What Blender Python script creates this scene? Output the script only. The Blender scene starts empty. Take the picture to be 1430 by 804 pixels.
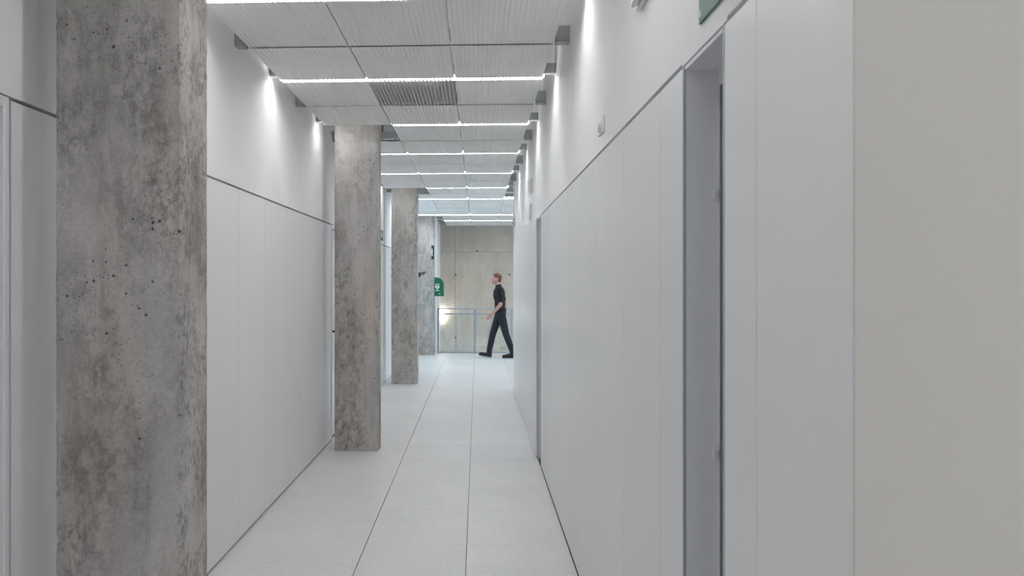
import bpy, bmesh, math, random
from mathutils import Vector, Matrix

random.seed(7)
scene = bpy.context.scene
C = scene.collection

# ---------------------------------------------------------------- camera
F_PX = 1067.0                       # focal length in pixels of the 1430 x 804 frame
PX, HORIZON, VANISH = 620.0, 393.5, 666.5
H = 1.56
YAW = math.atan((VANISH - PX) / F_PX)      # the lens axis points a little to the left wall
cam_d = bpy.data.cameras.new('camera')
cam_d.sensor_width = 36.0
cam_d.lens = 36.0 * F_PX / 1430.0
cam_d.shift_x = (715.0 - PX) / 1430.0
cam_d.shift_y = -(402.0 - HORIZON) / 1430.0
cam_d.clip_start = 0.05
cam_d.dof.use_dof = True
cam_d.dof.focus_distance = 5.5
cam_d.dof.aperture_fstop = 5.6
cam = bpy.data.objects.new('camera', cam_d)
cam.location = (0, 0, H)
cam.rotation_euler = (math.pi / 2, 0, YAW)
C.objects.link(cam)
scene.camera = cam

# ---------------------------------------------------------------- world and exposure
world = bpy.data.worlds.new('world')
scene.world = world
world.use_nodes = True
bg = world.node_tree.nodes['Background']
bg.inputs['Color'].default_value = (0.70, 0.86, 1.0, 1)
bg.inputs['Strength'].default_value = 1.9
LED_STRENGTH = 47.0
vs = scene.view_settings
vs.view_transform = 'Standard'
vs.look = 'None'
vs.gamma = 1.0
vs.use_curve_mapping = False
vs.exposure = 0.0

# ---------------------------------------------------------------- materials
def mat(name, col, rough=0.5, metal=0.0, spec=0.5, emit=None, strength=0.0):
    m = bpy.data.materials.new(name)
    m.use_nodes = True
    b = m.node_tree.nodes['Principled BSDF']
    b.inputs['Base Color'].default_value = (*col, 1)
    b.inputs['Roughness'].default_value = rough
    b.inputs['Metallic'].default_value = metal
    b.inputs['Specular IOR Level'].default_value = spec
    if emit:
        b.inputs['Emission Color'].default_value = (*emit, 1)
        b.inputs['Emission Strength'].default_value = strength
    return m

class NT:
    def __init__(self, m):
        self.t = m.node_tree
        self.b = self.t.nodes['Principled BSDF']
    def n(self, typ, **kw):
        nd = self.t.nodes.new(typ)
        for k, v in kw.items():
            setattr(nd, k, v)
        return nd
    def l(self, a, b):
        self.t.links.new(a, b)
    def ramp(self, fac, p0, p1, c0=(0, 0, 0, 1), c1=(1, 1, 1, 1)):
        r = self.n('ShaderNodeValToRGB')
        r.color_ramp.elements[0].position = p0
        r.color_ramp.elements[1].position = p1
        r.color_ramp.elements[0].color = c0
        r.color_ramp.elements[1].color = c1
        self.l(fac, r.inputs[0])
        return r.outputs[0]
    def mix(self, fac, a, b, blend='MIX'):
        x = self.n('ShaderNodeMix', data_type='RGBA', blend_type=blend)
        for sock, v in ((x.inputs[0], fac), (x.inputs[6], a), (x.inputs[7], b)):
            if isinstance(v, (int, float)):
                sock.default_value = v
            elif isinstance(v, tuple):
                sock.default_value = (*v, 1)
            else:
                self.l(v, sock)
        return x.outputs[2]
    def noise(self, vec, scale, detail=6, rough=0.6):
        x = self.n('ShaderNodeTexNoise')
        x.inputs['Scale'].default_value = scale
        x.inputs['Detail'].default_value = detail
        x.inputs['Roughness'].default_value = rough
        self.l(vec, x.inputs['Vector'])
        return x.outputs['Fac']
    def mapping(self, vec, scale):
        x = self.n('ShaderNodeMapping')
        x.inputs['Scale'].default_value = scale
        self.l(vec, x.inputs['Vector'])
        return x.outputs['Vector']
    def coords(self):
        tc = self.n('ShaderNodeTexCoord')
        oi = self.n('ShaderNodeObjectInfo')
        mu = self.n('ShaderNodeMath', operation='MULTIPLY')
        mu.inputs[1].default_value = 37.0
        self.l(oi.outputs['Random'], mu.inputs[0])
        ad = self.n('ShaderNodeVectorMath', operation='ADD')
        self.l(tc.outputs['Object'], ad.inputs[0])
        self.l(mu.outputs[0], ad.inputs[1])
        return tc.outputs['Object'], ad.outputs[0]
    def bump(self, height, strength, dist):
        x = self.n('ShaderNodeBump')
        x.inputs['Strength'].default_value = strength
        x.inputs['Distance'].default_value = dist
        self.l(height, x.inputs['Height'])
        self.l(x.outputs[0], self.b.inputs['Normal'])

def concrete(name, light, mid, dark, contrast=1.0, arris=True):
    m = mat(name, mid, 0.75, spec=0.3)
    k = NT(m)
    raw, v = k.coords()
    tall = k.mapping(v, (1, 1, 0.45))
    def part(fac, w):
        return k.mix(w, (0, 0, 0), fac)
    # broad cloudy tone
    col = k.mix(k.ramp(k.noise(tall, 3.4, 4, 0.55), 0.38, 0.62), mid, light)
    # clustered fine mottling
    cl = k.ramp(k.noise(tall, 4.2, 3, 0.5), 0.42, 0.62)
    fine = k.ramp(k.noise(k.mapping(v, (1, 1, 0.6)), 19, 12, 0.82), 0.44, 0.60)
    col = k.mix(part(k.mix(1.0, cl, fine, 'MULTIPLY'), 0.85 * contrast), col, dark)
    # vertical drips
    dr = k.ramp(k.noise(k.mapping(v, (22, 22, 1.4)), 1.0, 8, 0.7), 0.52, 0.70)
    col = k.mix(part(dr, 0.40 * contrast), col, dark)
    # pale laitance patches with crisp edges
    pale = k.ramp(k.noise(k.mapping(v, (1.2, 1.2, 0.7)), 7.0, 3, 0.5), 0.585, 0.61)
    col = k.mix(part(pale, 0.40 * contrast), col, light)
    # thin tide marks
    tn = k.n('ShaderNodeMath', operation='SUBTRACT'); tn.inputs[1].default_value = 0.5
    k.l(k.noise(k.mapping(v, (1, 1, 0.6)), 6.0, 5, 0.6), tn.inputs[0])
    ta = k.n('ShaderNodeMath', operation='ABSOLUTE'); k.l(tn.outputs[0], ta.inputs[0])
    tide = k.ramp(ta.outputs[0], 0.002, 0.012, (1, 1, 1, 1), (0, 0, 0, 1))
    col = k.mix(part(k.mix(1.0, tide, cl, 'MULTIPLY'), 0.55 * contrast), col, dark)
    # grain
    gr = k.ramp(k.noise(v, 90, 8, 0.75), 0.28, 0.72, (0.78, 0.78, 0.78, 1), (1.14, 1.14, 1.14, 1))
    col = k.mix(1.0, col, gr, 'MULTIPLY')
    warm = k.ramp(k.noise(tall, 2.4, 3, 0.5), 0.42, 0.62)
    col = k.mix(part(warm, 0.6), col, k.mix(1.0, col, (1.05, 0.985, 0.92), 'MULTIPLY'))
    h = k.noise(v, 60, 8, 0.7)
    # blow holes in two sizes
    for scale, gain, off in ((48, 0.95, -0.66), (120, 0.9, -0.60)):
        vo = k.n('ShaderNodeTexVoronoi')
        vo.inputs['Scale'].default_value = scale
        k.l(v, vo.inputs['Vector'])
        rnd = k.n('ShaderNodeSeparateColor')
        k.l(vo.outputs['Color'], rnd.inputs[0])
        size = k.n('ShaderNodeMath', operation='MULTIPLY_ADD')
        k.l(rnd.outputs[0], size.inputs[0])
        size.inputs[1].default_value = gain
        size.inputs[2].default_value = off
        lt = k.n('ShaderNodeMath', operation='LESS_THAN')
        k.l(vo.outputs['Distance'], lt.inputs[0])
        k.l(size.outputs[0], lt.inputs[1])
        keep = lt.outputs[0]
        ms = k.n('ShaderNodeMath', operation='MULTIPLY')
        k.l(keep, ms.inputs[0])
        k.l(k.ramp(k.noise(v, 3.0, 2, 0.5), 0.47, 0.53), ms.inputs[1])
        col = k.mix(part(ms.outputs[0], 0.8), col, (0.030, 0.027, 0.025))
        sub = k.n('ShaderNodeMath', operation='SUBTRACT')
        k.l(h, sub.inputs[0]); k.l(ms.outputs[0], sub.inputs[1])
        h = sub.outputs[0]
    if arris:
        # pitted strip along the corridor-side arris
        sx = k.n('ShaderNodeSeparateXYZ'); k.l(raw, sx.inputs[0])
        wob = k.n('ShaderNodeMath', operation='MULTIPLY_ADD')
        k.l(k.noise(k.mapping(v, (1, 1, 1)), 6.0, 6, 0.7), wob.inputs[0]); wob.inputs[1].default_value = 0.16
        k.l(sx.outputs[0], wob.inputs[2])
        band = k.ramp(wob.outputs[0], 0.268, 0.285)
        pit = k.ramp(k.noise(k.mapping(v, (1, 1, 0.5)), 75, 6, 0.75), 0.45, 0.58)
        col = k.mix(part(k.mix(1.0, band, pit, 'MULTIPLY'), 0.75), col, dark)
    k.l(col, k.b.inputs['Base Color'])
    k.bump(h, 0.5, 0.006)
    return m

M = {}
M['concrete'] = concrete('raw_concrete', (0.60, 0.575, 0.555), (0.43, 0.412, 0.395), (0.20, 0.186, 0.172))
M['concrete_wall'] = concrete('fair_faced_concrete', (0.60, 0.535, 0.46), (0.52, 0.465, 0.40), (0.34, 0.30, 0.25), contrast=0.45, arris=False)
M['tie_hole'] = mat('tie_hole_dark', (0.015, 0.014, 0.013), 0.9)
M['plaster'] = mat('white_plaster', (0.86, 0.86, 0.86), 0.7, spec=0.3)
M['cream'] = mat('cream_paint', (0.62, 0.60, 0.565), 0.6, spec=0.3)
M['core'] = mat('dark_joint', (0.10, 0.10, 0.10), 0.8)
M['alu'] = mat('brushed_aluminium', (0.60, 0.61, 0.64), 0.38, 0.85)
M['jamb'] = mat('lacquered_metal', (0.88, 0.88, 0.93), 0.22)
M['frame'] = mat('white_lacquer', (0.78, 0.78, 0.80), 0.35)
M['rail'] = mat('grey_channel', (0.42, 0.43, 0.44), 0.5, 0.1)
M['railing'] = mat('blue_grey_steel', (0.34, 0.40, 0.47), 0.42, 0.2)
M['black'] = mat('black_plastic', (0.015, 0.015, 0.016), 0.4)
M['white_plastic'] = mat('white_plastic', (0.82, 0.82, 0.81), 0.35)
M['duct'] = mat('galvanised_duct', (0.42, 0.45, 0.48), 0.5, 0.5)
M['slab'] = mat('slab_soffit', (0.75, 0.75, 0.75), 0.8)
M['green'] = mat('sign_green', (0.012, 0.13, 0.075), 0.4)
M['aed_green'] = mat('cabinet_green', (0.004, 0.13, 0.068), 0.32)
M['sign_dark'] = mat('dark_sign_green', (0.008, 0.05, 0.03), 0.4)
M['print'] = mat('white_print', (0.85, 0.87, 0.86), 0.5)
M['print_teal'] = mat('pale_teal_print', (0.45, 0.62, 0.62), 0.5)
M['print_grey'] = mat('blue_grey_print', (0.25, 0.30, 0.36), 0.5)
M['led'] = mat('led_diffuser', (0.9, 0.9, 0.9), 0.5, emit=(0.975, 0.985, 1.0), strength=LED_STRENGTH)
M['lamp'] = mat('lamp_diffuser', (0.9, 0.9, 0.9), 0.5, emit=(1.0, 0.97, 0.92), strength=24.0)
M['joint'] = mat('floor_joint', (0.16, 0.155, 0.15), 0.8)
M['grille'] = mat('grille_metal', (0.47, 0.47, 0.46), 0.5)
M['skin'] = mat('skin', (0.52, 0.29, 0.23), 0.5)
M['hair'] = mat('short_brown_hair', (0.16, 0.075, 0.05), 0.7)
M['shirt'] = mat('black_cotton', (0.010, 0.010, 0.011), 0.85)
M['jeans'] = mat('dark_blue_denim', (0.014, 0.020, 0.030), 0.85)
M['shoe'] = mat('black_leather', (0.008, 0.008, 0.009), 0.5)
M['eye'] = mat('eye_white', (0.7, 0.7, 0.7), 0.3)

def wall_panel_mat():
    m = mat('satin_white_laminate', (0.76, 0.76, 0.755), 0.34)
    k = NT(m)
    raw, v = k.coords()
    s = k.noise(k.mapping(v, (1, 1, 0.05)), 5.0, 3, 0.5)
    r = k.ramp(s, 0.3, 0.7, (0.30, 0.30, 0.30, 1), (0.40, 0.40, 0.40, 1))
    k.l(r, k.b.inputs['Roughness'])
    oi = k.n('ShaderNodeObjectInfo')
    c = k.ramp(oi.outputs['Random'], 0, 1, (0.80, 0.80, 0.80, 1), (0.84, 0.84, 0.835, 1))
    k.l(c, k.b.inputs['Base Color'])
    return m
M['panel'] = wall_panel_mat()

def tile_mat():
    m = mat('pale_terrazzo', (0.72, 0.72, 0.72), 0.42)
    k = NT(m)
    raw, v = k.coords()
    oi = k.n('ShaderNodeObjectInfo')
    base = k.ramp(oi.outputs['Random'], 0, 1, (0.735, 0.735, 0.74, 1), (0.77, 0.77, 0.77, 1))
    sp = k.ramp(k.noise(v, 130, 2, 0.5), 0.33, 0.42, (0.78, 0.77, 0.76, 1), (1, 1, 1, 1))
    cl = k.ramp(k.noise(v, 2.5, 5, 0.6), 0.3, 0.7, (0.95, 0.95, 0.945, 1), (1.02, 1.02, 1.02, 1))
    vo = k.n('ShaderNodeTexVoronoi')
    vo.inputs['Scale'].default_value = 55
    k.l(v, vo.inputs['Vector'])
    rnd = k.n('ShaderNodeSeparateColor')
    k.l(vo.outputs['Color'], rnd.inputs[0])
    size = k.n('ShaderNodeMath', operation='MULTIPLY_ADD')
    k.l(rnd.outputs[0], size.inputs[0])
    size.inputs[1].default_value = 1.2
    size.inputs[2].default_value = -1.0
    lt = k.n('ShaderNodeMath', operation='LESS_THAN')
    k.l(vo.outputs['Distance'], lt.inputs[0]); k.l(size.outputs[0], lt.inputs[1])
    col = k.mix(1.0, k.mix(1.0, base, sp, 'MULTIPLY'), cl, 'MULTIPLY')
    col = k.mix(lt.outputs[0], col, (0.42, 0.41, 0.40))
    k.l(col, k.b.inputs['Base Color'])
    return m
M['tile'] = tile_mat()

def ceiling_mat():
    m = mat('perforated_white_metal', (0.66, 0.66, 0.655), 0.5)
    k = NT(m)
    raw, v = k.coords()
    oi = k.n('ShaderNodeObjectInfo')
    c = k.ramp(oi.outputs['Random'], 0, 1, (0.80, 0.80, 0.79, 1), (0.86, 0.86, 0.855, 1))
    s = k.ramp(k.noise(k.mapping(v, (3, 1, 1)), 3.0, 4, 0.5), 0.3, 0.7, (0.94, 0.935, 0.925, 1), (1, 1, 1, 1))
    k.l(k.mix(1.0, c, s, 'MULTIPLY'), k.b.inputs['Base Color'])
    return m
M['ceil'] = ceiling_mat()

def glass_mat(name, tint, refl=0.08):
    m = bpy.data.materials.new(name)
    m.use_nodes = True
    t = m.node_tree
    t.nodes.clear()
    o = t.nodes.new('ShaderNodeOutputMaterial')
    tr = t.nodes.new('ShaderNodeBsdfTransparent')
    tr.inputs[0].default_value = (*tint, 1)
    gl = t.nodes.new('ShaderNodeBsdfGlossy')
    gl.inputs['Roughness'].default_value = 0.02
    mx = t.nodes.new('ShaderNodeMixShader')
    mx.inputs[0].default_value = refl
    t.links.new(tr.outputs[0], mx.inputs[1])
    t.links.new(gl.outputs[0], mx.inputs[2])
    t.links.new(mx.outputs[0], o.inputs[0])
    return m
M['glass'] = glass_mat('clear_glass', (0.96, 0.98, 0.98), 0.06)
M['dark_glass'] = mat('dark_teal_glass', (0.06, 0.10, 0.115), 0.06)

# ---------------------------------------------------------------- mesh helpers
def link(name, me, m=None, parent=None, loc=(0, 0, 0)):
    o = bpy.data.objects.new(name, me)
    C.objects.link(o)
    o.location = loc
    if parent is not None:
        o.parent = parent
    if m is not None and me is not None:
        me.materials.clear()
        me.materials.append(m if not isinstance(m, str) else M[m])
    return o

def base_of(parent):
    v = Vector((0, 0, 0))
    while parent is not None:
        v += parent.location
        parent = parent.parent
    return v

def bm_box(bm, a, b, bevel=0.0, seg=1):
    r = bmesh.ops.create_cube(bm, size=1.0)
    c = [(a[i] + b[i]) / 2 for i in range(3)]
    s = [abs(b[i] - a[i]) for i in range(3)]
    for v in r['verts']:
        v.co = Vector((v.co.x * s[0] + c[0], v.co.y * s[1] + c[1], v.co.z * s[2] + c[2]))
    if bevel > 0:
        es = list({e for v in r['verts'] for e in v.link_edges})
        bmesh.ops.bevel(bm, geom=es, offset=bevel, segments=seg, affect='EDGES', profile=0.5)

def finish(bm, name, smooth=False):
    bmesh.ops.recalc_face_normals(bm, faces=bm.faces)
    me = bpy.data.meshes.new(name)
    bm.to_mesh(me)
    bm.free()
    if smooth:
        for p in me.polygons:
            p.use_smooth = True
    return me

def box(name, a, b, m, parent=None, bevel=0.0, seg=1, loc=None):
    """one box mesh in world coordinates; its origin sits at its own base (or at loc)"""
    if loc is None:
        loc = ((a[0] + b[0]) / 2, (a[1] + b[1]) / 2, min(a[2], b[2]))
    bm = bmesh.new()
    bm_box(bm, [a[i] - loc[i] for i in range(3)], [b[i] - loc[i] for i in range(3)], bevel, seg)
    pb = base_of(parent)
    return link(name, finish(bm, name), m, parent, [loc[i] - pb[i] for i in range(3)])

def multi(name, boxes, m, parent=None, loc=(0, 0, 0), bevel=0.0):
    bm = bmesh.new()
    for a, b in boxes:
        bm_box(bm, [a[i] - loc[i] for i in range(3)], [b[i] - loc[i] for i in range(3)], bevel)
    pb = base_of(parent)
    return link(name, finish(bm, name), m, parent, [loc[i] - pb[i] for i in range(3)])

def prism(name, poly, axis, lo, hi, m, parent=None, loc=(0, 0, 0), smooth=False):
    """polygon of 2D points extruded along axis ('x': points are (y, z); 'y': points are (x, z); 'z': (x, y)); world coordinates"""
    def p3(p, t):
        if axis == 'x': q = (t, p[0], p[1])
        elif axis == 'y': q = (p[0], t, p[1])
        else: q = (p[0], p[1], t)
        return Vector(q) - Vector(loc)
    bm = bmesh.new()
    v0 = [bm.verts.new(p3(p, lo)) for p in poly]
    v1 = [bm.verts.new(p3(p, hi)) for p in poly]
    n = len(poly)
    for i in range(n):
        bm.faces.new((v0[i], v0[(i + 1) % n], v1[(i + 1) % n], v1[i]))
    f0 = bm.faces.new(v0); f1 = bm.faces.new(list(reversed(v1)))
    bmesh.ops.triangulate(bm, faces=[f0, f1])
    pb = base_of(parent)
    return link(name, finish(bm, name, smooth), m, parent, [loc[i] - pb[i] for i in range(3)])

def thing(name, label, cat, loc, group=None):
    o = bpy.data.objects.new(name, None)
    C.objects.link(o)
    o.empty_display_size = 0.1
    o.location = loc
    return tag(o, label, cat, group)

def tag(o, label, cat, group=None):
    o['label'] = label
    o['category'] = cat
    if group:
        o['group'] = group
    return o

def struct(o, label=None):
    o['kind'] = 'structure'
    if label:
        o['label'] = label
    return o

# ---------------------------------------------------------------- layout (metres; X right, Y along the corridor)
XL, XR = -1.431, 0.535          # faces of the two corridor walls
TOP = 2.117                     # top of the wall panels
SLAB = 3.50                     # slab above the suspended ceiling
ZC = 2.95                       # suspended ceiling
COLS = [2.33, 7.00, 11.66, 16.26]
YF = 19.2                       # concrete wall beyond the stairwell
YR = 11.04                      # end of the right wall
YE = 16.78                      # floor edge at the stairwell
XB, YB = 4.5, -5.0              # far right side, back of the hall
GAP = 0.012

# ---------------------------------------------------------------- floor
floor = struct(multi('floor', [((XL - 0.3, YB, -0.30), (XB, YE, -0.010))], 'joint'), 'pale terrazzo tiled floor of the corridor')
def tiles(x0, x1, y_list, gx=0.002, gy=0.0008):
    cache = {}
    for y0, y1 in zip(y_list[:-1], y_list[1:]):
        key = round(y1 - y0, 4)
        if key not in cache:
            bm = bmesh.new()
            bm_box(bm, (x0 + gx - (x0 + x1) / 2, -key / 2 + gy, -0.010), (x1 - gx - (x0 + x1) / 2, key / 2 - gy, 0.0))
            cache[key] = finish(bm, 'tile')
        link('tile', cache[key], 'tile', floor, ((x0 + x1) / 2, (y0 + y1) / 2, 0))
def steps(y0, y1, d, first):
    ys = [y0]
    y = first
    while y < y1 - 0.08:
        if y > y0 + 0.08:
            ys.append(y)
        y += d
    return ys + [y1]
S1, S2 = -0.662, -0.062
tiles(XL - 0.02, S1, steps(-0.7, 15.14, 0.70, 0.007), 0.0028)
tiles(S1, S2, steps(-0.7, 15.14, 0.70, 0.334), 0.0022)
tiles(S2, XR + 0.0, steps(-0.7, 15.14, 0.70, 0.334), 0.0018)
tiles(XL - 0.02, S1, [15.14, 15.95, YE])
tiles(S1, S2, [15.14, YE], 0.0012)
tiles(S2, XR, [15.14, YE], 0.0012)
for i in range(7):                                            # lobby on the right, and the hall the camera stands in
    x0 = XR + i * 0.5664
    x1 = min(x0 + 0.5664, XB)
    tiles(x0, x1, steps(11.04, YE, 1.4, 12.2))
    tiles(x0, x1, steps(YB, 1.12, 1.4, -3.6))
for x0, x1 in ((XL - 0.02, S1), (S1, S2), (S2, XR)):
    tiles(x0, x1, steps(YB, -0.7, 1.4, -3.5))
box('floor_edge', (-0.93, YE, -0.30), (XB, YE + 0.012, 0.003), 'alu', floor)

# ---------------------------------------------------------------- wall builders
def panel_row(parent, side, x, ys, z0=0.014, z1=TOP):
    """laminate panels along Y; front face at x, 30 mm thick, away from the corridor on that side"""
    cache = {}
    for y0, y1 in zip(ys[:-1], ys[1:]):
        w = round(y1 - y0 - 0.003, 4)
        if w not in cache:
            bm = bmesh.new()
            bm_box(bm, (0, -w / 2, 0), (side * 0.03, w / 2, z1 - z0), 0.0012)
            cache[w] = finish(bm, 'wall_panel')
        pb = base_of(parent)
        link('wall_panel', cache[w], 'panel', parent, (x - pb.x, (y0 + y1) / 2 - pb.y, z0 - pb.z))

def stretch(y0, y1, d, first):
    ys = [y0]; y = first
    while y < y1 - 0.1:
        if y > y0 + 0.1: ys.append(y)
        y += d
    return ys + [y1]

# ---------------------------------------------------------------- right wall
N1, N2 = (1.682, 2.013), (6.454, 6.790)       # two door niches
wall_r = struct(multi('wall_right',
    [((XR + 0.03, 1.30, 0), (0.72, N1[0], TOP)), ((XR + 0.03, N1[1], 0), (0.72, N2[0], TOP)), ((XR + 0.03, N2[1], 0), (0.72, YR - 0.012, TOP)),
     ((0.72, 1.30, 0), (0.85, YR - 0.012, TOP)), ((XR + 0.04, 1.30, TOP), (0.85, YR - 0.012, SLAB))], 'core'), 'white panelled corridor wall with two door niches')
panel_row(wall_r, 1, XR, [1.112, 1.491, N1[0]])
panel_row(wall_r, 1, XR, [N1[1]] + stretch(2.257, N2[0], 0.566, 2.257 + 0.568))
panel_row(wall_r, 1, XR - 0.015, stretch(N2[1], YR - 0.012, 0.566, N2[1] + 0.53))
box('plaster_band', (XR, 1.112, TOP + GAP), (XR + 0.04, N1[0] - 0.02, SLAB), 'plaster', wall_r)
box('plaster_band', (XR, N1[0] - 0.02, TOP + 0.004), (XR + 0.04, N1[1] + 0.01, SLAB), 'plaster', wall_r)
box('plaster_band', (XR, N1[1] + 0.01, TOP + GAP), (XR + 0.04, N2[0] - 0.005, SLAB), 'plaster', wall_r)
box('plaster_band', (XR, N2[0] - 0.005, TOP + 0.004), (XR + 0.04, N2[1] + 0.005, SLAB), 'plaster', wall_r)
box('plaster_band', (XR, N2[1] + 0.005, TOP + GAP), (XR + 0.04, YR - 0.012, SLAB), 'plaster', wall_r)
box('end_trim', (XR - 0.016, YR - 0.012, 0.0), (0.85, YR + 0.004, SLAB), 'frame', wall_r)

def niche(name, label, y0, y1, xf=XR):
    d = thing(name, label, 'door', (0.60, (y0 + y1) / 2, 0))
    del d['category']
    d['kind'] = 'structure'
    # far jamb facing the camera, near jamb, soffit
    box('jamb', (xf + 0.004, y1 - 0.012, 0), (0.648, y1 - 0.002, TOP), 'jamb', d)
    box('jamb', (xf + 0.004, y0 + 0.002, 0), (0.648, y0 + 0.012, TOP), 'jamb', d)
    box('edge_profile', (xf - 0.003, y1 - 0.013, 0), (xf + 0.004, y1 - 0.004, TOP), 'alu', d)
    box('edge_profile', (xf - 0.001, y0 + 0.001, 0), (xf + 0.004, y0 + 0.006, TOP + 0.004), 'alu', d)
    box('soffit', (xf + 0.002, y0 + 0.012, TOP - 0.010), (0.648, y1 - 0.012, TOP), 'jamb', d)
    # door leaf
    leaf = box('door_leaf', (0.622, y0 + 0.013, 0.006), (0.66, y1 - 0.0125, TOP - 0.0105), 'frame', d)
    box('glass_pane', (0.6195, y0 + 0.020, 0.10), (0.6235, y1 - 0.030, TOP - 0.055), 'dark_glass', leaf)
    for z in (1.116, 1.786):
        box('hinge', (0.606, y1 - 0.024, z - 0.014), (0.6215, y1 - 0.0125, z + 0.014), 'white_plastic', leaf, 0.003)
    return d
niche('door_1', 'lacquered door niche with dark glass below the green exit sign', *N1)
niche('door_2', 'far lacquered door niche with dark glass in the panelled wall', *N2)

# the end of the right wall faces the hall
wall_f = struct(multi('wall_front', [((XR, 1.108, 0), (XB, 1.112, SLAB)), ((XR + 0.04, 1.112, 0), (XB, 1.30, SLAB))], 'cream'), 'plain cream wall end facing the hall')
wall_lobby = struct(box('wall_lobby', (0.86, YR - 0.15, 0), (XB, YR, SLAB), 'plaster'), 'white lobby wall')

# ---------------------------------------------------------------- left wall
D1 = (1.25, 2.273)
D2 = (7.440, 8.42)
W1 = (13.0, 16.1)
wall_l = struct(multi('wall_left',
    [((XL - 0.30, YB, 0), (XL - 0.03, D1[0], TOP)), ((XL - 0.30, D1[1], 0), (XL - 0.03, D2[0], TOP)),
     ((XL - 0.30, D2[1], 0), (XL - 0.03, W1[0], TOP)), ((XL - 0.30, W1[1], 0), (XL - 0.03, YE, TOP)),
     ((XL - 0.30, W1[0], 0), (XL - 0.03, W1[1], 0.25)),
     ((XL - 0.30, D1[0], 0), (XL - 0.16, D1[1], TOP)), ((XL - 0.30, D2[0], 0), (XL - 0.16, D2[1], TOP)),
     ((XL - 0.30, YB, TOP), (XL - 0.04, W1[0], SLAB)), ((XL - 0.30, W1[1], TOP), (XL - 0.04, YE, SLAB)),
     ((XL - 0.30, W1[0], 2.90), (XL - 0.04, W1[1], SLAB))], 'core'), 'white panelled corridor wall behind the pillars')
panel_row(wall_l, -1, XL, stretch(YB, D1[0], 0.6, YB + 0.6))
panel_row(wall_l, -1, XL, stretch(2.288, D2[0], 0.5605, 2.288 + 0.564))
panel_row(wall_l, -1, XL, stretch(D2[1], W1[0], 0.566, D2[1] + 0.566))
box('plaster_band', (XL - 0.04, YB, TOP + GAP), (XL, W1[0], SLAB), 'plaster', wall_l)
box('plaster_band', (XL - 0.04, W1[0], 2.90), (XL, W1[1], SLAB), 'plaster', wall_l)
box('plaster_band', (XL - 0.04, W1[1], 0), (XL, YE, SLAB), 'plaster', wall_l)
box('plaster_band', (XL - 0.04, W1[0], 0), (XL, W1[1], 0.25), 'plaster', wall_l)

def left_door(name, label, y0, y1, handle_y):
    d = thing(name, label, 'door', (XL - 0.06, (y0 + y1) / 2, 0))
    del d['category']
    d['kind'] = 'structure'
    box('frame_post', (XL - 0.10, y1 - 0.030, 0), (XL + 0.006, y1 - 0.002, TOP + 0.005), 'frame', d, 0.003)
    box('frame_post', (XL - 0.10, y0 + 0.002, 0), (XL + 0.006, y0 + 0.030, TOP + 0.005), 'frame', d, 0.003)
    box('frame_head', (XL - 0.10, y0 + 0.030, TOP - 0.030), (XL + 0.006, y1 - 0.030, TOP + 0.005), 'frame', d, 0.003)
    leaf = box('door_leaf', (XL - 0.075, y0 + 0.033, 0.008), (XL - 0.030, y1 - 0.033, TOP - 0.033), 'jamb', d, 0.002)
    plate = box('handle_plate', (XL - 0.030, handle_y - 0.02, 0.97), (XL - 0.024, handle_y + 0.02, 1.17), 'black', leaf, 0.002)
    dirn = 1 if handle_y < (y0 + y1) / 2 else -1
    multi('lever', [((XL - 0.026, handle_y - 0.009, 1.06), (XL + 0.026, handle_y + 0.009, 1.078)),
                    ((XL + 0.010, handle_y - 0.009, 1.06), (XL + 0.026, handle_y + dirn * 0.12, 1.078))], 'black', leaf,
          (XL - 0.03, handle_y, 1.06), 0.003)
    return d
left_door('door_3', 'white door with slim frame beside the roughest concrete pillar', D1[0], D1[1], D1[0] + 0.09)
left_door('door_4', 'white door with black lever handle behind the second pillar', D2[0], D2[1], D2[0] + 0.075)

def window_x(name, label, x, y0, y1, z0, z1, n):
    w = thing(name, label, 'window', (x, (y0 + y1) / 2, z0))
    del w['category']
    w['kind'] = 'structure'
    t = 0.06
    box('frame', (x - t, y0, z0), (x + t, y1, z0 + 0.05), 'alu', w)
    box('frame', (x - t, y0, z1 - 0.05), (x + t, y1, z1), 'alu', w)
    for i in range(n + 1):
        yy = y0 + (y1 - y0 - 0.05) * i / n
        box('mullion', (x - t, yy, z0 + 0.05), (x + t, yy + 0.05, z1 - 0.05), 'alu', w)
        if i < n:
            y2 = y0 + (y1 - y0 - 0.05) * (i + 1) / n
            box('glass_pane', (x - 0.004, yy + 0.05, z0 + 0.05), (x + 0.004, y2, z1 - 0.05), 'glass', w)
window_x('window_1', 'daylit aluminium window between the two farthest pillars', XL - 0.15, W1[0], W1[1], 0.25, 2.90, 3)
window_x('window_2', 'glazed lobby front', XB + 0.06, YR, 18.6, 0.0, 2.95, 5)
struct(multi('wall_lobby_side', [((XB, YR, 2.95), (XB + 0.15, YF, SLAB)), ((XB, 18.6, -3), (XB + 0.15, YF, 2.95)), ((XB, YE, -3), (XB + 0.15, 18.6, 0))], 'plaster'))

# hall behind the camera
struct(multi('wall_back', [((XL - 0.3, YB - 0.15, 0), (XB, YB, SLAB))], 'plaster'))
struct(multi('wall_hall_side', [((XB, YB - 0.15, 0), (XB + 0.15, 1.30, SLAB))], 'plaster'))

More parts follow.
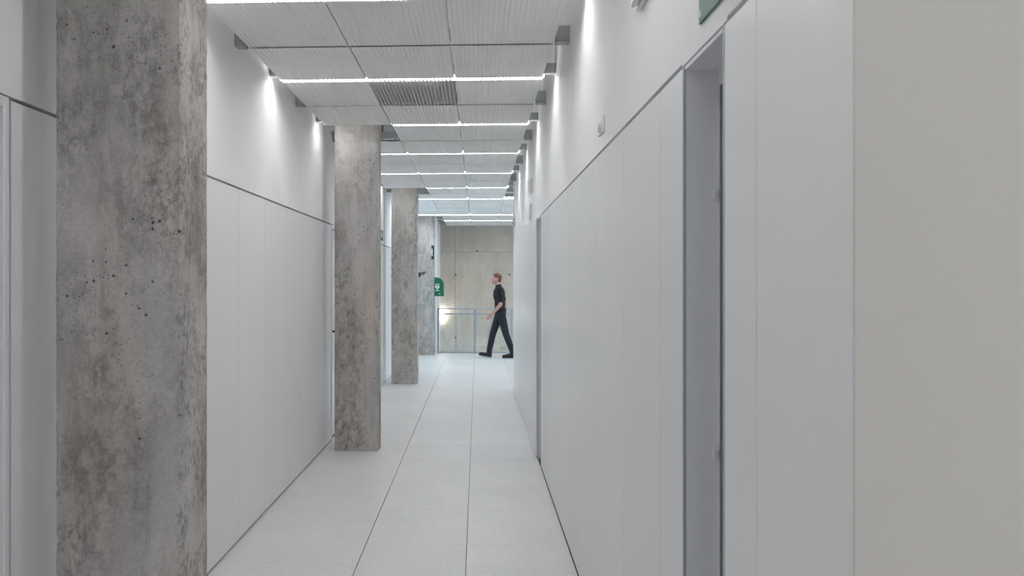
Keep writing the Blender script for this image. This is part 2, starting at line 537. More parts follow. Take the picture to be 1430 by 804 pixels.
# stairwell: white flank wall flush with the last pillar, concrete wall beyond
wall_s = struct(multi('wall_stair', [((-1.75, YE + 0.0, -3.0), (-0.93, YF, SLAB)), ((-1.46, 16.50, 0.0), (-0.93, YE, SLAB))], 'plaster'), 'white flank wall of the stairwell')
box('frame_profile', (-0.93, 16.52, 0), (-0.917, 16.60, ZC), 'railing', wall_s)
box('frame_profile', (-0.93, 17.10, -0.3), (-0.905, 17.16, ZC), 'frame', wall_s)
box('frame_profile', (-0.93, 18.0, -0.3), (-0.912, 18.04, ZC), 'alu', wall_s)
struct(multi('floor_stairwell', [((-1.75, YE, -3.1), (XB, YF, -3.0))], 'joint'))

wall_far = struct(box('wall_far', (-1.75, YF + 0.02, -3.0), (XB, YF + 0.30, SLAB), 'core'), 'fair-faced concrete wall beyond the stair railing')
xs = [-1.75, -0.560, 1.95, 4.5]
zs = [-3.0, -0.30, 2.31, SLAB]
for x0, x1 in zip(xs[:-1], xs[1:]):
    for z0, z1 in zip(zs[:-1], zs[1:]):
        p = box('formwork_panel', (x0 + 0.003, YF, z0 + 0.002), (x1 - 0.003, YF + 0.02, z1 - 0.002), 'concrete_wall', wall_far, 0.002)
for hx, hz in ((0.0, 2.335), (-0.54, 1.74), (0.808, 1.74), (-0.548, 0.165), (0.808, 0.165), (0.13, 0.7), (2.2, 1.74), (2.2, 0.165)):
    bm = bmesh.new()
    bmesh.ops.create_cone(bm, cap_ends=True, segments=14, radius1=0.026, radius2=0.018, depth=0.014, matrix=Matrix.Translation((0, 0, 0)) @ Matrix.Rotation(math.pi / 2, 4, 'X'))
    pb = base_of(wall_far)
    if hx != 0.13:
        link('tie_hole', finish(bm, 'tie_hole', False), 'tie_hole', wall_far, (hx - pb.x, YF + 0.004 - pb.y, hz - pb.z))

# ---------------------------------------------------------------- ceiling
ceil = struct(multi('ceiling', [((XL - 0.3, YB - 0.15, SLAB), (XB + 0.15, YF + 0.3, SLAB + 0.25))], 'slab'), 'concrete slab with a suspended ceiling of corrugated white metal panels')
hall_ceil = box('ceiling_board', (XR + 0.10, YB, 2.95), (XB, 1.10, 2.98), 'plaster', ceil)
box('ceiling_board', (XL + 0.01, YB, 2.95), (XR + 0.09, -2.33, 2.98), 'plaster', ceil)

SP = 1.512
LEDS = [5.235 + SP * k for k in range(-4, 9)]       # -0.81 ... 17.33
SEAMS = [5.235 + SP / 2 * k for k in range(-8, 18)]
PW = 0.600
PX0 = -1.354

def corrugated(length, waves=22, amp=0.0015, seg=8, thick=0.0025, flat=False):
    """sheet of width PW with waves across X, length along Y, underside at z = 0"""
    bm = bmesh.new()
    n = waves * seg
    w = PW - 0.008
    rows = []
    for y in (-length / 2, length / 2):
        lo, hi = [], []
        for i in range(n + 1):
            x = -w / 2 + w * i / n
            z = amp * (1 - math.cos(2 * math.pi * i / seg))
            lo.append(bm.verts.new((x, y, z)))
            hi.append(bm.verts.new((x, y, z + thick)))
        rows.append((lo, hi))
    (l0, h0), (l1, h1) = rows
    for i in range(n):
        bm.faces.new((l0[i], l1[i], l1[i + 1], l0[i + 1]))
        bm.faces.new((h0[i], h0[i + 1], h1[i + 1], h1[i]))
        bm.faces.new((l0[i], l0[i + 1], h0[i + 1], h0[i]))
        bm.faces.new((l1[i], h1[i], h1[i + 1], l1[i + 1]))
    bm.faces.new((l0[0], h0[0], h1[0], l1[0]))
    bm.faces.new((l0[n], l1[n], h1[n], h0[n]))
    # side folds and a backing tray so that the sheet reads as a solid panel
    for sx in (-1, 1):
        bm_box(bm, (sx * (w / 2), -length / 2, 0.004), (sx * (w / 2 - 0.003), length / 2, 0.030))
    bm_box(bm, (-w / 2, -length / 2 + 0.006, 0.0155), (w / 2, length / 2 - 0.006, 0.018))
    return finish(bm, 'ceiling_panel')

def slatted(length, n=22):
    bm = bmesh.new()
    w = PW - 0.012
    for i in range(n):
        x = -w / 2 + w * (i + 0.5) / n
        bm_box(bm, (x - 0.0065, -length / 2, 0.0), (x + 0.0065, length / 2, 0.004))
    bm_box(bm, (-w / 2, -length / 2, 0.022), (w / 2, length / 2, 0.026))
    for s in (-1, 1):
        bm_box(bm, (s * w / 2, -length / 2, 0.0), (s * (w / 2 + 0.004), length / 2, 0.026))
    return finish(bm, 'air_grille')

def is_led(y):
    return any(abs(y - l) < 0.05 for l in LEDS)

panel_cache = {}
def ceiling_panel(col, y0, y1, kind='ceiling_panel'):
    a = y0 + (0.024 if is_led(y0) else 0.014)
    b = y1 - (0.024 if is_led(y1) else 0.014)
    key = (round(b - a, 3), kind)
    if key not in panel_cache:
        panel_cache[key] = corrugated(b - a) if kind == 'ceiling_panel' else slatted(b - a)
    link(kind, panel_cache[key], 'ceil' if kind == 'ceiling_panel' else 'grille', ceil, (PX0 + PW * (col + 0.5), (a + b) / 2, ZC - 0.004))

for y0, y1 in zip(SEAMS[:-1], SEAMS[1:]):
    for col in range(0, 3):
        if col == 0 and any(y0 - 0.02 < c + 0.1 < y1 + 0.02 for c in COLS):
            if y0 > 15 and y0 + 0.2 < COLS[3] - 0.05:
                ceiling_panel(col, y0, COLS[3] - 0.06)
            continue
        if col == 0 and y0 > 16.3:
            continue
        grille = col == 1 and abs(y0 - 5.235) < 0.05
        ceiling_panel(col, y0, y1, 'air_grille' if grille else 'ceiling_panel')
    if y0 > 12.7:
        for col in range(3, 9):
            ceiling_panel(col, y0, y1)
    elif y0 > 11.2:
        for col in range(4, 9):
            ceiling_panel(col, y0, y1)
# last row up to the edge above the stairwell
for col in range(1, 9):
    ceiling_panel(col, SEAMS[-1], 18.84)

# cross rails carrying the panels from wall to wall, one over every joint
def rail_mesh(x0, x1):
    bm = bmesh.new()
    bm_box(bm, (x0, -0.024, 0.0), (x1, 0.024, 0.004))
    bm_box(bm, (x0, -0.024, 0.004), (x1, -0.020, 0.058))
    bm_box(bm, (x0, 0.020, 0.004), (x1, 0.024, 0.058))
    bm_box(bm, (x0, -0.034, 0.054), (x1, -0.024, 0.058))
    bm_box(bm, (x0, 0.024, 0.054), (x1, 0.034, 0.058))
    return finish(bm, 'cross_rail')
rm = rail_mesh(XL + 0.001, XR - 0.001)
rm_far = rail_mesh(XL + 0.001, XB - 0.01)
rm_end = rail_mesh(-0.92, XB - 0.01)
for y in SEAMS + [18.80]:
    o = link('cross_rail', rm if y < 11.0 else (rm_far if y < 16.2 else rm_end), 'rail', ceil, (0, y, ZC + 0.028))
    if y < 11.0:
        zb = ZC + (0.0285 if is_led(y) else 0.002)
        for xa, xb in ((XL + 0.002, PX0 - 0.012), (PX0 + 3 * PW + 0.012, XR - 0.002)):
            if is_led(y):
                multi('rail_bracket', [((xa, y - 0.036, ZC + 0.030), (xb, y - 0.0345, ZC + 0.092)), ((xa, y + 0.0345, ZC + 0.030), (xb, y + 0.036, ZC + 0.092))], 'rail', ceil, (xa, y, zb))
            else:
                multi('rail_bracket', [((xa, y - 0.036, zb), (xb, y - 0.0345, ZC + 0.092)), ((xa, y - 0.036, zb - 0.002), (xb, y + 0.036, zb)), ((xa, y + 0.0345, zb), (xb, y + 0.036, ZC + 0.092))], 'rail', ceil, (xa, y, zb))

# suspended duct visible through the openings beside the pillars
for y, lab in ((8.55, 'grey sheet-metal air duct above the ceiling opening at second pillar'), (13.4, 'grey sheet-metal air duct above the ceiling opening at third pillar')):
    d = thing('air_duct', lab, 'duct', (-0.9, y, 3.07))
    box('duct_body', (-1.38, y, 3.10), (-0.30, y + 0.5, 3.46), 'duct', d)
    for i in range(8):
        box('stiffener', (-1.36 + i * 0.145, y - 0.012, 3.10), (-1.345 + i * 0.145, y, 3.46), 'core', d)

# light strips in every second joint
def light_strip(y, x0, x1, label, group=None, e0=0.008, e1=0.008, stub=False):
    t = thing('light_strip', label, 'light', ((x0 + x1) / 2, y, ZC), group)
    x0 -= e0
    x1 += e1
    box('housing', (x0, y - 0.017, ZC + 0.020), (x1, y + 0.017, ZC + 0.0275), 'white_plastic', t)
    box('diffuser', (x0, y - 0.016, ZC + 0.006), (x1, y + 0.016, ZC + 0.0198), 'led', t)
    if stub:                                        # short piece added for the wall scallop, cut to keep light off the pillar
        box('housing', (XA - 0.008, y - 0.017, ZC + 0.020), (XA + 0.17, y + 0.017, ZC + 0.0275), 'white_plastic', t)
        box('diffuser', (XA - 0.008, y - 0.016, ZC + 0.008), (XA + 0.17, y + 0.016, ZC + 0.0198), 'led', t)
    for x, sg_ in ((x0, 1), (x1, -1)):
        box('end_cap', (x - sg_ * 0.004, y - 0.021, ZC + 0.016), (x, y + 0.021, ZC + 0.0275), 'white_plastic', t)
XA, XZ = PX0, PX0 + 3 * PW
XW = PX0 + 9 * PW
light_strip(LEDS[0], XA + 2 * PW, XZ, 'short linear fill light added out of view over the hall', e0=0)  # out-of-view strip, added to lift the near walls
light_strip(LEDS[1], XA + PW, XZ, 'short linear ceiling light over the corner of the cream wall end', e0=0)
light_strip(LEDS[2], XA + PW, XZ, 'shorter linear ceiling light just before the roughest concrete pillar', e0=0)
light_strip(LEDS[3], XA, XZ, 'linear ceiling light one pair of panel rows before the slatted air grille')
light_strip(LEDS[4], XA, XZ, 'linear ceiling light along the edge of the slatted air grille')
light_strip(LEDS[5], XA + PW, XZ, 'linear ceiling light interrupted right in front of the second pillar', e0=0, stub=True)
light_strip(LEDS[6], XA, XZ, 'first linear ceiling light behind the second concrete pillar')
light_strip(LEDS[7], XA, XZ, 'linear ceiling light midway between the second and third pillars')
light_strip(LEDS[8], XA + PW, XZ, 'linear ceiling light interrupted right in front of the third pillar', e0=0, stub=True)
light_strip(LEDS[9], XA, XW, 'long linear ceiling light where the ceiling widens behind third pillar')
light_strip(LEDS[11], XA, XW, 'long linear ceiling light beside the pillar with the green cabinet')
light_strip(LEDS[12], XA + PW, XW, 'long linear ceiling light over the stairwell next to concrete wall', e0=0)
for y, xa, lab in ((-0.30, 2.2, 'added hall fill light right before the cream wall end'), (-0.85, 1.9, 'added hall fill light second from the cream wall end'), (-1.75, 2.6, 'added hall fill light farthest from the cream wall end')):  # unseen strips added behind the camera to brighten the near end
    t = thing('light_strip', lab, 'light', ((xa + 4.3) / 2, y, 2.92), 'added hall fill lights')
    box('housing', (xa, y - 0.03, 2.935), (4.3, y + 0.03, 2.95), 'white_plastic', t)
    box('diffuser', (xa, y - 0.028, 2.92), (4.3, y + 0.028, 2.935), 'led', t)

# ---------------------------------------------------------------- concrete pillars
def pillar(y, label, joint=None, z1=SLAB, w=0.402, d=0.225, xr=-0.914):
    x0, x1 = xr - w, xr
    rnd = random.Random(int(y * 100))
    bm = bmesh.new()
    ch = 0.007
    prof = []
    for cx, cy, dirs in ((x0, y, ((0, 1), (1, 0))), (x1, y, ((-1, 0), (0, 1))), (x1, y + d, ((0, -1), (-1, 0))), (x0, y + d, ((1, 0), (0, -1)))):
        for dx, dy in dirs:
            prof.append((cx + dx * ch, cy + dy * ch))
    nz = 230
    rings = []
    for k in range(nz + 1):
        z = z1 * k / nz
        ring = []
        for i, (px, py) in enumerate(prof):
            j = rnd.uniform(-0.0022, 0.0022)
            if rnd.random() < 0.03:
                j -= 0.004
            cxm, cym = (x0 + x1) / 2, y + d / 2
            sx = 1 if px > cxm else -1
            sy = 1 if py > cym else -1
            ins = 0.004 if (joint and abs(z - joint) < 0.011) else 0.0
            on_front = i in (1, 2, 5, 6)            # vertices lying on a face across the corridor: chip along X only
            jx, jy = (j, 0) if on_front else (0, j)
            ring.append(bm.verts.new((px + sx * (jx - ins) - cxm, py + sy * (jy - ins) - y, z)))
        rings.append(ring)
    n = len(prof)
    for a, b in zip(rings[:-1], rings[1:]):
        for i in range(n):
            bm.faces.new((a[i], a[(i + 1) % n], b[(i + 1) % n], b[i]))
    bm.faces.new(rings[0]); bm.faces.new(rings[-1])
    o = link('concrete_pillar', finish(bm, 'concrete_pillar'), 'concrete', None, ((x0 + x1) / 2, y, 0))
    return tag(o, label, 'pillar', 'concrete pillars along the corridor')
pillar(COLS[0], 'rough grey concrete pillar with a pitted edge beside the slim white door frame')
pillar(COLS[1], 'grey concrete pillar hiding the door with the black lever handle', 2.865)
pillar(COLS[2], 'mottled concrete pillar standing between the second pillar and the defibrillator pillar', 2.63)
p4 = pillar(COLS[3], 'pale concrete pillar that carries the green defibrillator cabinet')

# ---------------------------------------------------------------- defibrillator cabinet on the last pillar
ax, ay, az = -0.912, 16.262, 1.262
aed = thing('defibrillator_cabinet', 'green wall cabinet with white heart symbol on the last pillar', 'cabinet', (ax, ay, az))
pr = [(ax, az), (ax + 0.195, az), (ax + 0.195, az + 0.235)]
for i in range(1, 11):
    a = math.pi / 2 * i / 10
    pr.append((ax + 0.055 + 0.14 * math.cos(a), az + 0.235 + 0.155 * math.sin(a)))
pr += [(ax, az + 0.397)]
prism('body', pr, 'y', ay, ay + 0.20, 'aed_green', aed, (ax, ay, az))
box('base_lip', (ax, ay - 0.004, az - 0.006), (ax + 0.202, ay + 0.204, az + 0.012), 'aed_green', aed)
hx, hz, s = ax + 0.062, az + 0.185, 0.048
heart = []
for i in range(28):
    t = 2 * math.pi * i / 28
    heart.append((hx + s * (16 * math.sin(t) ** 3) / 16, hz + s * (13 * math.cos(t) - 5 * math.cos(2 * t) - 2 * math.cos(3 * t) - math.cos(4 * t)) / 16))
prism('heart_symbol', heart, 'y', ay - 0.002, ay + 0.001, 'print', aed, (hx, ay, hz))
bolt = [(0.006, 0.028), (-0.014, -0.002), (-0.003, -0.002), (-0.008, -0.030), (0.013, 0.006), (0.002, 0.006)]
prism('lightning_symbol', [(hx + u, hz + v) for u, v in bolt], 'y', ay - 0.0035, ay - 0.0015, 'aed_green', aed, (hx, ay, hz))
marks = [(hx - 0.044 + i * 0.019, hz + 0.052, 0.014, 0.018) for i in range(5)] + [(hx - 0.048 + i * 0.0185, hz - 0.078, 0.014, 0.016) for i in range(5)] + \
        [(ax + 0.088 + i * 0.015, az + 0.038, 0.011, 0.012) for i in range(3)]
for u, v, w, g in marks:
    box('letter', (u, ay - 0.002, v), (u + w, ay + 0.001, v + g), 'print', aed)

# narrow exit sign and black hooks on the last pillar
sg = thing('pillar_sign', 'narrow dark green sign on the edge of the last pillar', 'sign', (-0.948, 16.258, 2.045))
box('plate', (-0.976, 16.236, 2.045), (-0.920, 16.256, 2.335), 'sign_dark', sg, 0.003)
prism('pictogram', [(-0.972, 2.13), (-0.952, 2.15), (-0.950, 2.25), (-0.962, 2.28), (-0.972, 2.22)], 'y', 16.2345, 16.2365, 'print', sg, (-0.95, 16.235, 2.13))
box('pictogram', (-0.974, 16.2345, 2.115), (-0.940, 16.2365, 2.128), 'print', sg)

hk = thing('wall_hook', 'black double hook fixed to the last pillar', 'hook', (-1.22, 16.255, 1.66))
def tube(name, pts, r, m, parent, seg=8):
    """round tube through world points"""
    cu = bpy.data.curves.new(name, 'CURVE')
    cu.dimensions = '3D'
    sp = cu.splines.new('POLY')
    sp.points.add(len(pts) - 1)
    pb = base_of(parent)
    for p, q in zip(sp.points, pts):
        p.co = (q[0] - pb.x, q[1] - pb.y, q[2] - pb.z, 1)
    cu.bevel_depth = r
    cu.bevel_resolution = 2
    cu.use_fill_caps = True
    tmp = bpy.data.objects.new(name, cu)
    C.objects.link(tmp)
    me = bpy.data.meshes.new_from_object(tmp.evaluated_get(bpy.context.evaluated_depsgraph_get()))
    bpy.data.objects.remove(tmp)
    bpy.data.curves.remove(cu)
    o = link(name, me, m, parent)
    return o
box('hook_plate', (-1.270, 16.242, 1.66), (-1.215, 16.258, 1.76), 'black', hk, 0.004)
for z, l in ((1.745, 0.12), (1.705, 0.09)):
    tube('hook_arm', [(-1.235, 16.245, z - 0.02), (-1.21, 16.22, z), (-1.21 + l * 0.6, 16.205, z + 0.018), (-1.21 + l, 16.20, z + 0.020)], 0.010, 'black', hk)

# ---------------------------------------------------------------- signs and devices on the walls
def exit_sign(x, y_far, y_near, z0, z1, side, label, green='green', white='print'):
    """flat plate on a side wall; side = -1: faces -X (on the right wall), +1: faces +X"""
    t = thing('exit_sign', label, 'sign', (x, (y_far + y_near) / 2, z0))
    xo = x + side * 0.006
    box('plate', (min(x, xo), y_near, z0), (max(x, xo), y_far, z1), green, t)
    L = y_far - y_near
    hgt = z1 - z0
    xa, xb = (xo, xo + side * 0.0012)
    def poly(pts, nm):                          # u: 0 at far edge .. 1 at near edge, v: 0 bottom .. 1 top
        prism(nm, [(y_far - u * L, z0 + v * hgt) for u, v in pts], 'x', min(xa, xb), max(xa, xb), white, t, (x, (y_far + y_near) / 2, z0))
    poly([(0.03, 0.08), (0.07, 0.08), (0.07, 0.14), (0.05, 0.14), (0.06, 0.20), (0.03, 0.20)], 'small_mark')
    # downward arrow
    poly([(0.14, 0.50), (0.22, 0.30), (0.30, 0.50), (0.25, 0.50), (0.25, 0.86), (0.19, 0.86), (0.19, 0.50)], 'arrow')
    # running figure
    poly([(0.40, 0.34), (0.45, 0.30), (0.55, 0.46), (0.62, 0.30), (0.67, 0.33), (0.60, 0.56), (0.57, 0.72), (0.50, 0.72), (0.42, 0.60), (0.45, 0.57), (0.51, 0.62), (0.50, 0.48)], 'figure')
    poly([(0.555 + 0.035 * math.cos(a), 0.81 + 0.07 * math.sin(a)) for a in [i * math.pi / 5 for i in range(10)]], 'head_dot')
    # doorway
    poly([(0.74, 0.24), (0.90, 0.24), (0.90, 0.86), (0.74, 0.86)], 'doorway')
    return t
exit_sign(XR, 1.851, 1.555, 2.175, 2.325, -1, 'green exit sign above the near glass door niche')
exit_sign(XR, 7.82, 7.55, 2.182, 2.330, -1, 'pale teal exit sign on the plaster beyond the far niche', 'print_teal')
exit_sign(XL, 11.53, 11.27, 2.18, 2.33, 1, 'dark green exit sign behind the second pillar', 'sign_dark')

def emergency_light(y0, y1, z0, z1, label):
    t = thing('emergency_light', label, 'light', (XR, (y0 + y1) / 2, z0))
    box('back_box', (XR - 0.016, y0, z0 + 0.004), (XR, y1, z1), 'white_plastic', t, 0.004)
    cv = box('cover', (XR - 0.036, y0 + 0.006, z0 + 0.012), (XR - 0.016, y1 - 0.006, z1 - 0.008), 'frame', t, 0.010, 2)
    for i in range(4):
        yy = y0 + (y1 - y0) * (0.2 + 0.2 * i)
        box('cover_rib', (XR - 0.0375, yy - 0.003, z0 + 0.02), (XR - 0.0355, yy + 0.003, z1 - 0.016), 'white_plastic', cv)
emergency_light(2.34, 2.53, 2.440, 2.545, 'white emergency light box high on the plaster near the green sign')
emergency_light(7.42, 7.57, 2.425, 2.565, 'white emergency light box above the pale teal sign')

ws = thing('wall_sensor', 'small white sensor plate on plaster above the panels', 'sensor', (XR, 3.30, 2.19))
box('plate', (XR - 0.008, 3.235, 2.192), (XR, 3.365, 2.262), 'white_plastic', ws, 0.003)
bm = bmesh.new()
bmesh.ops.create_cone(bm, cap_ends=True, segments=24, radius1=0.030, radius2=0.022, depth=0.014, matrix=Matrix.Rotation(-math.pi / 2, 4, 'Y'))
link('dome', finish(bm, 'dome'), 'print', ws, (-0.014, 0.005, 0.037))

dv = thing('corner_detector', 'grey detector box at the far end of the right wall', 'detector', (XR, 10.87, 2.34))
box('housing', (XR - 0.030, 10.83, 2.34), (XR, 10.93, 2.48), 'alu', dv, 0.006)
box('lens', (XR - 0.033, 10.85, 2.37), (XR - 0.029, 10.91, 2.41), 'black', dv)

mk = thing('wall_lettering', 'small blue-grey symbols in a column on panel beside third pillar', 'lettering', (XL, 12.52, 1.45))
for z, hgt in ((1.915, 0.030), (1.78, 0.028), (1.63, 0.040), (1.545, 0.018), (1.50, 0.024), (1.455, 0.014)):
    box('symbol', (XL, 12.50, z), (XL + 0.0012, 12.57, z + hgt), 'print_grey', mk)

# ---------------------------------------------------------------- railing at the stairwell
YG = 16.66
rg = thing('stair_railing', 'blue-grey steel railing with glass panes in front of concrete wall', 'railing', (0.4, YG, 0))
RX = [-0.853, -0.055, 0.743, 1.541, 2.339, 3.137]
for i, x in enumerate(RX):
    w = 0.018 if i != 1 else 0.026
    box('post', (x - w, YG - 0.010, 0.0), (x + w, YG + 0.010, 0.975), 'railing', rg)
box('top_rail', (RX[0] - 0.018, YG - 0.024, 0.965), (RX[2] + 0.03, YG + 0.024, 0.985), 'railing', rg)
box('top_rail', (RX[2] + 0.045, YG - 0.024, 0.895), (4.4, YG + 0.024, 0.915), 'railing', rg)
for i in range(len(RX) - 1):
    a, b = RX[i] + 0.026, RX[i + 1] - 0.026
    box('middle_rail', (a, YG - 0.012, 0.850), (b, YG + 0.012, 0.878), 'railing', rg)
    box('bottom_rail', (a, YG - 0.012, 0.012), (b, YG + 0.012, 0.040), 'railing', rg)
    mid = (RX[i] + RX[i + 1]) / 2
    box('glazing_bar', (mid - 0.008, YG - 0.010, 0.040), (mid + 0.008, YG + 0.010, 0.850), 'railing', rg)
    box('glass_pane', (a, YG - 0.004, 0.042), (mid - 0.009, YG + 0.004, 0.848), 'glass', rg)
    box('glass_pane', (mid + 0.009, YG - 0.004, 0.042), (b, YG + 0.004, 0.848), 'glass', rg)

# wall lamp glowing behind the railing
wl = thing('wall_lamp', 'glowing upright lamp on the concrete wall behind the railing', 'lamp', (-0.872, YF, 0.575))
box('back_plate', (-0.905, YF - 0.02, 0.575), (-0.839, YF, 0.875), 'white_plastic', wl, 0.004)
box('diffuser', (-0.900, YF - 0.085, 0.585), (-0.844, YF - 0.02, 0.865), 'lamp', wl, 0.012, 2)

# ---------------------------------------------------------------- walking person
def blob_mesh(shapes, voxel, smooth_it, name):
    """shapes: ('cap', p0, p1, r0, r1[, flat]) tapered limb, ('ell', c, (rx, ry, rz)[, rotY]); fused into one continuous surface"""
    bm = bmesh.new()
    for s in shapes:
        if s[0] == 'cap':
            p0, p1, r0, r1 = Vector(s[1]), Vector(s[2]), s[3], s[4]
            d = p1 - p0
            L = d.length
            q = d.to_track_quat('Z', 'Y').to_matrix().to_4x4()
            n = 16
            rings = []
            prof = [(-r0 * math.cos(a), r0 * math.sin(a)) for a in (0.3, 0.7, 1.1)] + [(L * t, r0 + (r1 - r0) * t) for t in (0, 0.5, 1)] + \
                   [(L + r1 * math.sin(a), r1 * math.cos(a)) for a in (0.45, 0.9, 1.3)]
            for z, r in prof:
                rings.append([bm.verts.new(p0 + q @ Vector((r * math.cos(2 * math.pi * i / n), r * math.sin(2 * math.pi * i / n), z))) for i in range(n)])
            for a, b in zip(rings[:-1], rings[1:]):
                for i in range(n):
                    bm.faces.new((a[i], a[(i + 1) % n], b[(i + 1) % n], b[i]))
            bm.faces.new(list(reversed(rings[0]))); bm.faces.new(rings[-1])
        else:
            mt = Matrix.Translation(s[1]) @ Matrix.Rotation(s[3] if len(s) > 3 else 0, 4, 'Y') @ Matrix.Diagonal((*s[2], 1))
            bmesh.ops.create_uvsphere(bm, u_segments=22, v_segments=14, radius=1.0, matrix=mt)
    me = finish(bm, name)
    tmp = bpy.data.objects.new(name + '_tmp', me)
    C.objects.link(tmp)
    r = tmp.modifiers.new('r', 'REMESH'); r.mode = 'VOXEL'; r.voxel_size = voxel
    if smooth_it:
        sm = tmp.modifiers.new('s', 'SMOOTH'); sm.factor = 0.5; sm.iterations = smooth_it
    out = bpy.data.meshes.new_from_object(tmp.evaluated_get(bpy.context.evaluated_depsgraph_get()))
    bpy.data.objects.remove(tmp)
    bpy.data.meshes.remove(me)
    for p in out.polygons:
        p.use_smooth = True
    out.name = name
    return out

person = thing('person', 'person in black shirt and dark jeans striding past the railing', 'person', (0.475, 15.78, 0.0))
# local frame: facing -X, left side towards -Y
hipL, kneeL, ankL = (0.01, -0.085, 0.90), (0.115, -0.085, 0.485), (0.262, -0.085, 0.095)       # rear, standing leg
hipR, kneeR, ankR = (-0.01, 0.085, 0.90), (-0.150, 0.085, 0.500), (-0.235, 0.085, 0.105)       # leading leg
shL, elL, wrL = (-0.03, -0.185, 1.400), (0.000, -0.225, 1.100), (-0.175, -0.215, 0.905)
shR, elR, wrR = (-0.02, 0.185, 1.400), (0.100, 0.225, 1.130), (0.075, 0.235, 0.865)
def hand(wr, el, side):
    w = Vector(wr); d = (w - Vector(el)).normalized()
    up = Vector((0, side, 0))                       # back of the hand looks outwards
    across = d.cross(up).normalized()               # spread of the fingers, thumb side forwards
    if across.x > 0:
        across = -across
    sh = [('cap', w, w + d * 0.035, 0.024, 0.026)]
    for k in range(4):
        off = across * (0.027 - 0.018 * k)
        sh.append(('cap', w + d * 0.02 + off * 0.7, w + d * 0.085 + off, 0.013, 0.012))
        ln = (0.072, 0.080, 0.075, 0.060)[k]
        k0 = w + d * 0.088 + off
        inw = -up
        k1 = k0 + (d * 0.9 + inw * 0.35).normalized() * ln * 0.5
        k2 = k1 + (d * 0.55 + inw * 0.8).normalized() * ln * 0.5
        sh.append(('cap', k0, k1, 0.0088, 0.0082)); sh.append(('cap', k1, k2, 0.0082, 0.0068))
    t0 = w + d * 0.030 + across * 0.024
    t1 = t0 + (d * 0.6 + across * 0.8).normalized() * 0.040
    t2 = t1 + (d * 0.95 + across * 0.15).normalized() * 0.032
    sh.append(('cap', t0, t1, 0.013, 0.0105)); sh.append(('cap', t1, t2, 0.0105, 0.008))
    return sh
HC = Vector((-0.085, 0, 1.625))                      # centre of the head
head = [('ell', HC + Vector((0.012, 0, 0.018)), (0.098, 0.077, 0.090)),
        ('ell', HC + Vector((-0.030, 0, -0.040)), (0.066, 0.062, 0.078)),
        ('ell', HC + Vector((-0.060, 0, -0.092)), (0.030, 0.034, 0.024)),
        ('cap', HC + Vector((-0.086, 0, 0.010)), HC + Vector((-0.108, 0, -0.028)), 0.009, 0.013),
        ('ell', HC + Vector((-0.078, 0, 0.030)), (0.018, 0.052, 0.012)),
        ('ell', HC + Vector((-0.088, 0, -0.058)), (0.009, 0.024, 0.006)),
        ('ell', HC + Vector((-0.088, 0, -0.069)), (0.009, 0.022, 0.007)),
        ('ell', HC + Vector((0.006, -0.080, -0.008)), (0.018, 0.008, 0.032), 0.2),
        ('ell', HC + Vector((0.006, 0.080, -0.008)), (0.018, 0.008, 0.032), 0.2),
        ('cap', (-0.030, 0, 1.44), (-0.062, 0, 1.56), 0.060, 0.054)]
trunk = [('ell', (0.0, 0, 0.95), (0.115, 0.160, 0.13)), ('ell', (-0.01, 0, 1.12), (0.100, 0.145, 0.17)),
         ('ell', (-0.025, 0, 1.30), (0.112, 0.165, 0.17)), ('cap', shL, shR, 0.058, 0.058)]
body = trunk + head + [('cap', hipL, kneeL, 0.080, 0.054), ('cap', kneeL, ankL, 0.054, 0.038), ('cap', hipR, kneeR, 0.080, 0.054), ('cap', kneeR, ankR, 0.054, 0.038),
        ('cap', ankL, (0.13, -0.085, 0.040), 0.036, 0.026), ('cap', ankR, (-0.375, 0.085, 0.075), 0.036, 0.026),
        ('cap', shL, elL, 0.050, 0.039), ('cap', elL, wrL, 0.040, 0.026), ('cap', shR, elR, 0.050, 0.039), ('cap', elR, wrR, 0.040, 0.026)]
body += hand(wrL, elL, -1) + hand(wrR, elR, 1)
body_o = link('body', blob_mesh(body, 0.0052, 3, 'body'), 'skin', person)
for sy in (-1, 1):
    bm = bmesh.new()
    bmesh.ops.create_uvsphere(bm, u_segments=10, v_segments=8, radius=0.011)
    e = link('eye', finish(bm, 'eye', True), 'eye', body_o, HC + Vector((-0.079, sy * 0.030, 0.012)))
    bm = bmesh.new()
    bmesh.ops.create_uvsphere(bm, u_segments=8, v_segments=6, radius=0.005)
    link('pupil', finish(bm, 'pupil', True), 'black', e, (-0.008, 0, 0))
hair = [('ell', HC + Vector((0.022, 0, 0.036)), (0.098, 0.081, 0.082)), ('ell', HC + Vector((0.056, 0, -0.012)), (0.056, 0.070, 0.070))]
link('hair', blob_mesh(hair, 0.008, 2, 'hair'), 'hair', person)
def grow(s, g):
    return ('cap', s[1], s[2], s[3] + g, s[4] + g) if s[0] == 'cap' else ('ell', s[1], tuple(r + g for r in s[2]))
def lerp(a, b, t):
    return tuple(Vector(a).lerp(Vector(b), t))
shirt = [grow(s, 0.014) for s in trunk[1:]] + [('ell', (0.0, 0, 0.985), (0.128, 0.172, 0.085)), ('cap', shL, lerp(shL, elL, 0.72), 0.066, 0.060), ('cap', shR, lerp(shR, elR, 0.72), 0.066, 0.060),
         ('cap', (-0.030, 0, 1.43), (-0.040, 0, 1.475), 0.078, 0.066)]
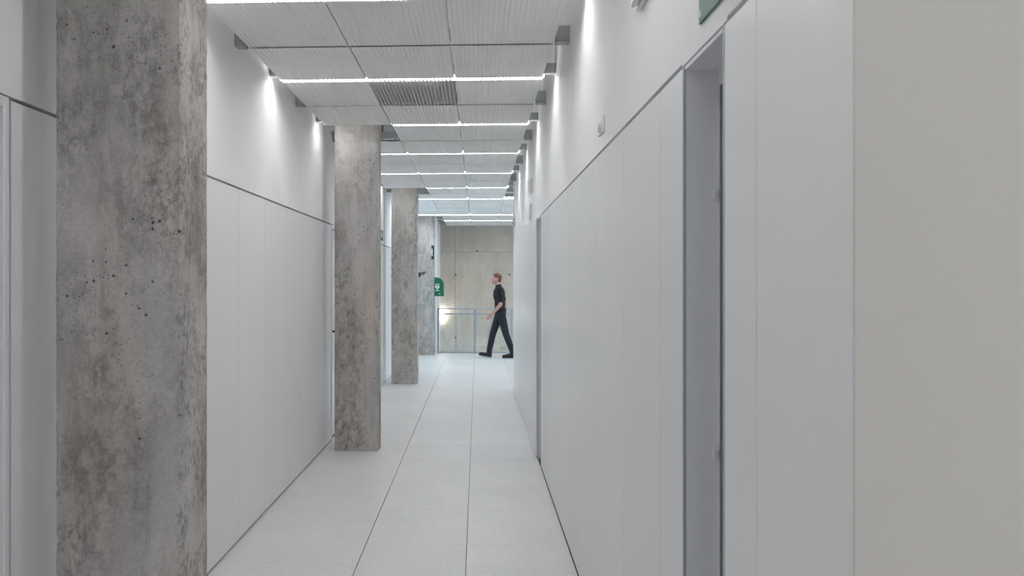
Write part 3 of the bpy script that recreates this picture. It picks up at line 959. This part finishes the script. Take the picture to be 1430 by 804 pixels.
sh_o = link('shirt', blob_mesh(shirt, 0.009, 4, 'shirt'), 'shirt', person)
tr = [('ell', (0.0, 0, 0.925), (0.124, 0.166, 0.115)), ('cap', hipL, kneeL, 0.096, 0.070), ('cap', kneeL, lerp(kneeL, ankL, 0.96), 0.070, 0.058),
      ('cap', hipR, kneeR, 0.096, 0.070), ('cap', kneeR, lerp(kneeR, ankR, 0.96), 0.070, 0.058)]
link('trousers', blob_mesh(tr, 0.009, 4, 'trousers'), 'jeans', person)
def shoe(heel, toe, y):
    hx, hz = heel; tx, tz = toe
    dx, dz = tx - hx, tz - hz
    def at(u, h):
        n = Vector((-dz, 0, dx)).normalized()
        if n.z < 0: n = -n
        return tuple(Vector((hx + dx * u, y, hz + dz * u)) + n * h)
    sh = [('cap', at(0.12, 0.040), at(0.85, 0.034), 0.040, 0.034), ('cap', at(0.70, 0.036), at(0.90, 0.032), 0.045, 0.034), ('cap', at(0.15, 0.055), at(0.18, 0.115), 0.044, 0.046),
          ('cap', at(0.20, 0.080), at(0.62, 0.045), 0.042, 0.036)]
    o = link('shoe', blob_mesh(sh, 0.007, 2, 'shoe'), 'shoe', person)
    bm = bmesh.new()
    n = 24
    pts = []
    for i in range(n):
        a = 2 * math.pi * i / n
        u = 0.5 + 0.53 * math.cos(a)
        wd = 0.046 * (0.85 + 0.15 * math.cos(a)) * (1 if abs(math.sin(a)) > 0.5 else 0.9 + 0.1)
        pts.append((u, y + wd * math.sin(a)))
    lo = [bm.verts.new(Vector(at(u, -0.001)) + Vector((0, yy - y, 0))) for u, yy in pts]
    hi = [bm.verts.new(Vector(at(u, 0.018)) + Vector((0, yy - y, 0))) for u, yy in pts]
    for i in range(n):
        bm.faces.new((lo[i], lo[(i + 1) % n], hi[(i + 1) % n], hi[i]))
    bm.faces.new(lo); bm.faces.new(hi)
    link('sole', finish(bm, 'sole'), 'black', o)
shoe((0.305, 0.002), (0.040, 0.002), -0.085)
shoe((-0.185, 0.002), (-0.440, 0.040), 0.085)
